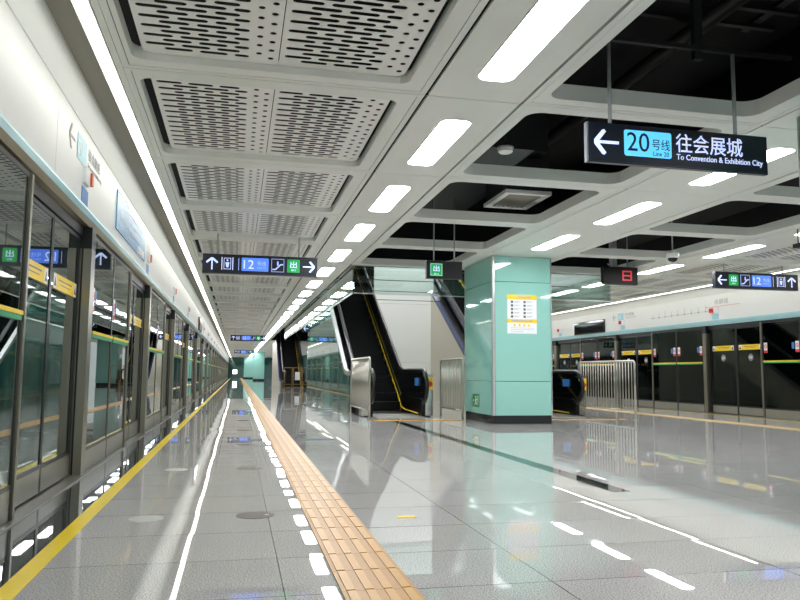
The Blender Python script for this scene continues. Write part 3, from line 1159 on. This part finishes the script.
# line 20 sign
root = empty('hanging_sign', (2.50, 4.9, 2.45), 0, 'large backlit sign with a left arrow and the number 20 near the camera', 'sign')
W, H = 1.53, 0.305
MB().box(0, W, 0, 0.04, 0, H).build('housing', M_signbox, root)
MB().box(0.012, W - 0.006, -0.004, -0.0001, 0.012, H - 0.012).build('face', M_signface, root)
MB().box(-0.012, -0.0005, -0.004, 0.044, 0, H).build('end_cap', mat('end cap grey', '#6f757b', 0.55, 0.0), root)
arrow_mb(0.145, 0.155, 0.20, PI, -0.0045, 0.004).build('left_arrow', E_white, root)
mb = MB()
mb.prism(rrect(0.29, 0.685, 0.065, 0.265, 0.018), 'y', -0.0045, -0.008)
lb = mb.build('line_box', E_lblue, root)
text_mb('20', 0.185, 0.145, 0.405, 0.175, -0.0085, 0.002).build('line_number', M_navyink, lb)
text_mb('号线', 0.15, 0.085, 0.595, 0.165, -0.0085, 0.002).build('line_word', M_navyink, lb)
text_mb('Line 20', 0.13, 0.035, 0.595, 0.095, -0.0085, 0.002).build('line_english', M_navyink, lb)
text_mb('往会展城', 0.58, 0.15, 1.015, 0.195, -0.0045, 0.003, 0.004).build('destination', E_white, root)
text_mb('To Convention & Exhibition City', 0.755, 0.058, 1.105, 0.08, -0.0045, 0.003, 0.004).build('destination_english', E_white, root)
for x in (0.19, 1.265):
    rod(root, x, H, 0.964, 0.015, 0.02)

tag(MB().box(2.60, 4.30, 4.90, 4.94, 3.415, 3.45).build('strut_channel', M_duct), 'black horizontal strut channel that carries the number 20 sign', 'strut', 'black strut channels')
mbv = MB().box(3.45, 3.52, 4.945, 4.99, 3.36, 4.68)
for i in range(14):
    mbv.box(3.465, 3.505, 4.9405, 4.9445, 3.42 + 0.09 * i, 3.46 + 0.09 * i)
tag(mbv.build('strut_channel', M_duct), 'black perforated vertical strut channel above the number 20 sign', 'strut', 'black strut channels')


def icon_box(root, x0, x1, z0, z1, t=0.008):
    mb = MB()
    mb.box(x0, x1, -0.008, -0.0045, z0, z0 + t)
    mb.box(x0, x1, -0.008, -0.0045, z1 - t, z1)
    mb.box(x0, x0 + t, -0.008, -0.0045, z0 + t, z1 - t)
    mb.box(x1 - t, x1, -0.008, -0.0045, z0 + t, z1 - t)
    return mb


def line12(loc, label, mirror):
    root = empty('hanging_sign', loc, 0, label, 'sign', 'line 12 direction signs')
    W, H = 1.80, 0.31
    MB().box(0, W, 0, 0.10, 0, H).build('housing', M_signbox, root)
    MB().box(0.01, W - 0.01, -0.004, -0.0001, 0.012, H - 0.012).build('face', M_signface, root)
    def X(c):
        return W - c if mirror else c
    arrow_mb(X(0.145), 0.155, 0.19, PI / 2, -0.0045, 0.004).build('up_arrow', E_white, root)
    # train doors pictogram
    c = X(0.38)
    mb = icon_box(root, c - 0.055, c + 0.055, 0.07, 0.25, 0.007)
    mb.box(c - 0.09, c - 0.078, -0.008, -0.0045, 0.06, 0.26)
    mb.box(c + 0.078, c + 0.09, -0.008, -0.0045, 0.06, 0.26)
    mb.box(c - 0.012, c + 0.012, -0.008, -0.0045, 0.20, 0.225)
    mb.prism([(c - 0.03, 0.18), (c + 0.03, 0.18), (c + 0.015, 0.10), (c - 0.015, 0.10)], 'y', -0.0045, -0.009)
    mb.build('platform_icon', E_white, root)
    d = X(0.555)
    MB().box(d - 0.004, d + 0.004, -0.008, -0.0045, 0.06, 0.25).build('divider', E_pink, root)
    c = X(0.81)
    mb = MB()
    mb.prism(rrect(c - 0.21, c + 0.21, 0.055, 0.265, 0.015), 'y', -0.0045, -0.008)
    lb = mb.build('line_box', E_blue, root)
    text_mb('12', 0.16, 0.14, c - 0.10, 0.16, -0.0085, 0.002, 0.002).build('line_number', E_white, lb)
    text_mb('号线', 0.14, 0.07, c + 0.10, 0.18, -0.0085, 0.002).build('line_word', E_pink, lb)
    text_mb('Line 12', 0.13, 0.032, c + 0.10, 0.115, -0.0085, 0.002).build('line_english', E_pink, lb)
    # escalator pictogram
    c = X(1.165)
    mb = icon_box(root, c - 0.10, c + 0.10, 0.055, 0.265, 0.006)
    mb.prism([(c - 0.085, 0.085), (c - 0.03, 0.085), (c + 0.05, 0.165), (c + 0.085, 0.165), (c + 0.085, 0.185), (c + 0.04, 0.185), (c - 0.04, 0.105), (c - 0.085, 0.105)], 'y', -0.0045, -0.009)
    mb.box(c - 0.012, c + 0.012, -0.009, -0.0045, 0.16, 0.225)
    mb.build('escalator_icon', E_pink, root)
    c = X(1.415)
    mb = MB()
    mb.prism(rrect(c - 0.10, c + 0.10, 0.055, 0.265, 0.012), 'y', -0.0045, -0.008)
    gb = mb.build('exit_box', E_green, root)
    text_mb('出', 0.11, 0.105, c, 0.18, -0.0085, 0.002, 0.012).build('exit_word', E_white, gb)
    text_mb('出口', 0.07, 0.03, c, 0.095, -0.0085, 0.002).build('exit_small_word', E_white, gb)
    arrow_mb(X(1.66), 0.155, 0.19, PI if mirror else 0, -0.0045, 0.004).build('side_arrow', E_white, root)
    for x in (0.22, 1.50):
        rod(root, x, H, CZ - loc[2] + 0.05, 0.011)
    return root


line12((-0.58, 11.8, 2.41), 'backlit line 12 sign with up and right arrows over the left platform, nearest one', False)
line12((-0.38, 39.0, 2.47), 'small distant line 12 sign above the left platform, second one away', False)
line12((-0.30, 66.0, 2.48), 'tiny far line 12 sign above the left platform, farthest one', False)
line12((8.72, 12.1, 2.525), 'backlit line 12 sign with left and up arrows by the right doors', True)

# far sign of line 20 by the distant escalator
root = empty('hanging_sign', (2.28, 27.0, 2.35), 0, 'distant blue sign with a left arrow above the far escalator', 'sign')
MB().box(0, 1.0, 0, 0.1, 0, 0.25).build('housing', M_signbox, root)
arrow_mb(0.14, 0.125, 0.17, PI, -0.0005, 0.004).build('left_arrow', E_white, root)
MB().box(0.28, 0.62, -0.006, -0.0005, 0.04, 0.21).build('line_box', E_lblue, root)
for x in (0.2, 0.8):
    rod(root, x, 0.25, 0.72, 0.01)

# green exit sign
root = empty('exit_sign', (2.97, 11.5, 2.42), 0, 'black hanging box with a small green exit panel before the escalator', 'exit sign')
MB().box(0, 0.60, 0, 0.09, 0, 0.29).build('housing', M_duct, root)
MB().box(0.055, 0.265, -0.005, -0.0005, 0.04, 0.25).build('green_panel', E_green, root)
mb = icon_box(root, 0.065, 0.255, 0.05, 0.24, 0.004).build('panel_border', E_white, root)
text_mb('出', 0.105, 0.10, 0.16, 0.165, -0.0055, 0.002, 0.012).build('exit_word', E_white, root)
text_mb('出口', 0.08, 0.03, 0.16, 0.075, -0.0055, 0.002).build('exit_small_word', E_white, root)
for x in (0.13, 0.48):
    rod(root, x, 0.29, 1.35, 0.012)

# red led clock
root = empty('led_clock', (6.91, 13.0, 2.645), 0, 'black hanging display with red lit digits right of the pillar', 'clock')
MB().box(0, 0.73, 0, 0.12, 0, 0.34).build('housing', M_dark, root)
mb = MB()
for x0 in (0.40,):
    mb.box(x0, x0 + 0.20, -0.006, -0.0005, 0.245, 0.27)
    mb.box(x0 + 0.02, x0 + 0.19, -0.006, -0.0005, 0.16, 0.185)
    mb.box(x0, x0 + 0.20, -0.006, -0.0005, 0.075, 0.10)
    mb.box(x0, x0 + 0.025, -0.006, -0.0005, 0.10, 0.245)
    mb.box(x0 + 0.175, x0 + 0.20, -0.006, -0.0005, 0.10, 0.245)
mb.build('digits', E_red, root)
for x in (0.16, 0.25, 0.54):
    rod(root, x, 0.34, 1.353, 0.012)
MB().tube([(0.12, 0.06, 0.40), (0.2, 0.06, 0.36), (0.4, 0.06, 0.35), (0.62, 0.06, 0.40)], 0.012, 8).build('cable', M_paper, root)

# dome camera, bracket, detector, diffuser
root = empty('dome_camera', (6.93, 10.7, 2.745), 0, 'white dome security camera hanging before the right light row', 'security camera')
MB().lathe([(0.085, 0.05), (0.10, 0.07), (0.10, 0.13), (0.05, 0.17)], 20).build('camera_body', M_louver, root)
MB().lathe([(0.02, -0.015), (0.055, 0.0), (0.075, 0.03), (0.08, 0.049)], 20).build('dome', M_blackglass, root)
MB().tube([(0, 0, 0.17), (0, 0, 1.25)], 0.012, 8).build('pole', M_rod, root)

root = empty('security_camera', (7.86, 9.0, 2.70), 0, 'small dark security camera on a rod above the right line 12 sign', 'security camera')
MB().tube([(0, 0, 0.02), (0, 0, 0.30)], 0.009, 8).build('pole', M_duct, root)
MB().box(-0.035, 0.035, -0.09, 0.07, 0.03, 0.09).build('camera_body', M_duct, root)
MB().tube([(0, -0.09, 0.06), (0, -0.105, 0.06)], 0.025, 10).build('lens', M_blackglass, root)

root = empty('smoke_detector', (2.62, 6.95, 3.13), 0, 'white round smoke detector in the dark ceiling opening behind the near sign', 'smoke detector')
MB().lathe([(0.06, 0), (0.075, 0.012), (0.075, 0.045)], 20).build('detector_head', M_louver, root)
MB().lathe([(0.085, 0.046), (0.085, 0.06)], 20).build('base', M_rod, root)
MB().tube([(0, 0, 0.06), (0, 0, 1.55)], 0.012, 8).build('conduit', M_duct, root)

root = empty('air_diffuser', (3.78, 9.6, 3.30), 0, 'square white air diffuser in the dark opening left of the pillar', 'air vent')
MB().sheet(rect(-0.33, 0.33, -0.46, 0.46), [rect(-0.25, 0.25, -0.38, 0.38)], 0, 0.05).build('diffuser_frame', M_louver, root)
for i in range(7):
    x = -0.21 + 0.07 * i
    MB().prism([(x - 0.025, 0.03), (x + 0.02, 0.005), (x + 0.025, 0.01), (x - 0.02, 0.035)], 'y', -0.379, 0.379).build('louvre', M_cove, root)
MB().box(-0.3, 0.3, -0.43, 0.43, 0.055, 0.5).build('duct_box', M_duct, root)

# dark ducts and pipes in the void
tag(MB().box(2.5, 4.0, 9.0, 13.8, 3.85, 4.698).build('air_duct', M_duct), 'black air duct in the ceiling void left of the pillar', 'air duct')
tag(MB().box(2.45, 3.35, 7.9, 8.98, 3.5, 4.698).build('air_duct', M_duct), 'dark boxy duct end beside the square air diffuser', 'air duct')
tag(MB().tube([(4.6, 2.0, 4.5), (4.6, 13.0, 4.5)], 0.09, 12).build('pipe', M_duct), 'black pipe in the void above the near right ceiling opening', 'pipe')
tag(MB().box(5.9, 7.3, 4.0, 13.5, 4.0, 4.698).build('air_duct', M_duct), 'black air duct above the openings right of the pillar lane', 'air duct')
mb = MB()
for i in range(3):
    mb.box(2.2, 5.6, 5.9 + 0.35 * i, 5.96 + 0.35 * i, 4.62, 4.66)
mb.box(2.4, 2.5, 5.8, 6.8, 4.661, 4.698)
mb.box(5.3, 5.4, 5.8, 6.8, 4.661, 4.698)
tag(mb.build('cable_tray', M_duct), 'black cable tray in the void behind the number 20 sign', 'cable tray')

# ------------------------------------------------------ distant platform
def far_pillar(x0, x1, y0, y1, label):
    root = empty('pillar', ((x0 + x1) / 2, (y0 + y1) / 2, 0), 0, label, 'pillar')
    w, d = (x1 - x0) / 2, (y1 - y0) / 2
    MB().box(-w, w, -d, d, 0.16, 2.99).build('cladding', M_teal, root)
    MB().box(-w + 0.02, w - 0.02, -d + 0.02, d - 0.02, 0, 0.159).build('plinth', M_pillarbase, root)
far_pillar(1.65, 2.8, 79.0, 81.0, 'small teal pillar far down the platform, right of the tactile strip')
far_pillar(0.9, 2.2, 103.0, 104.0, 'tiny teal pillar at the far end of the platform')
far_pillar(4.41, 5.55, 46.0, 48.0, 'teal pillar beside the distant escalator')

# folding barrier with a notice in front of the far escalator
root = empty('barrier', (2.52, 41.2, 0), 0, 'bronze folding barrier with a white notice before the distant escalator', 'barrier')
for i in range(3):
    x0, x1 = 0.02 + 0.5 * i, 0.48 + 0.5 * i
    MB().box(x0, x0 + 0.03, 0, 0.03, 0, 1.15).build('upright', M_goldframe, root)
    MB().box(x1 - 0.03, x1, 0, 0.03, 0, 1.15).build('upright', M_goldframe, root)
    for z in (0.2, 1.12):
        MB().box(x0 + 0.031, x1 - 0.031, 0, 0.03, z, z + 0.03).build('crossbar', M_goldframe, root)
MB().box(0.62, 0.88, -0.012, -0.001, 0.45, 0.90).build('notice', M_paper, root)

# ------------------------------------------------------- world, camera
w = bpy.data.worlds.new('World')
scene.world = w
w.use_nodes = True
w.node_tree.nodes['Background'].inputs['Color'].default_value = (0.75, 0.8, 0.8, 1)
w.node_tree.nodes['Background'].inputs['Strength'].default_value = 0.8

cam = bpy.data.cameras.new('camera')
co = bpy.data.objects.new('camera', cam)
COL.objects.link(co)
scene.camera = co
cam.sensor_width = 36
cam.lens = 735.0 * 36 / 800
cam.clip_end = 400
cam.clip_start = 0.05
R = ((0.9764553844151689, -0.21552514303343054, 0.009153959091238315),
     (-0.030340782330027658, -0.09520129017427606, 0.9949955533954689),
     (0.21357509024749735, 0.9718465038624015, 0.09949901384536816))
M = Matrix.Identity(4)
for r in range(3):
    M[r][0] = R[0][r]
    M[r][1] = R[1][r]
    M[r][2] = -R[2][r]
M[0][3], M[1][3], M[2][3] = 0.0, 0.0, 0.87
co.matrix_world = M

vs = scene.view_settings
vs.view_transform = 'Standard'
vs.look = 'None'
vs.gamma = 1
vs.exposure = 0.12
vs.use_curve_mapping = False
scene.cycles.use_denoising = True
scene.cycles.max_bounces = 14
scene.cycles.diffuse_bounces = 5
scene.cycles.glossy_bounces = 6
scene.cycles.transparent_max_bounces = 24
scene.cycles.caustics_reflective = True
scene.cycles.sample_clamp_indirect = 6
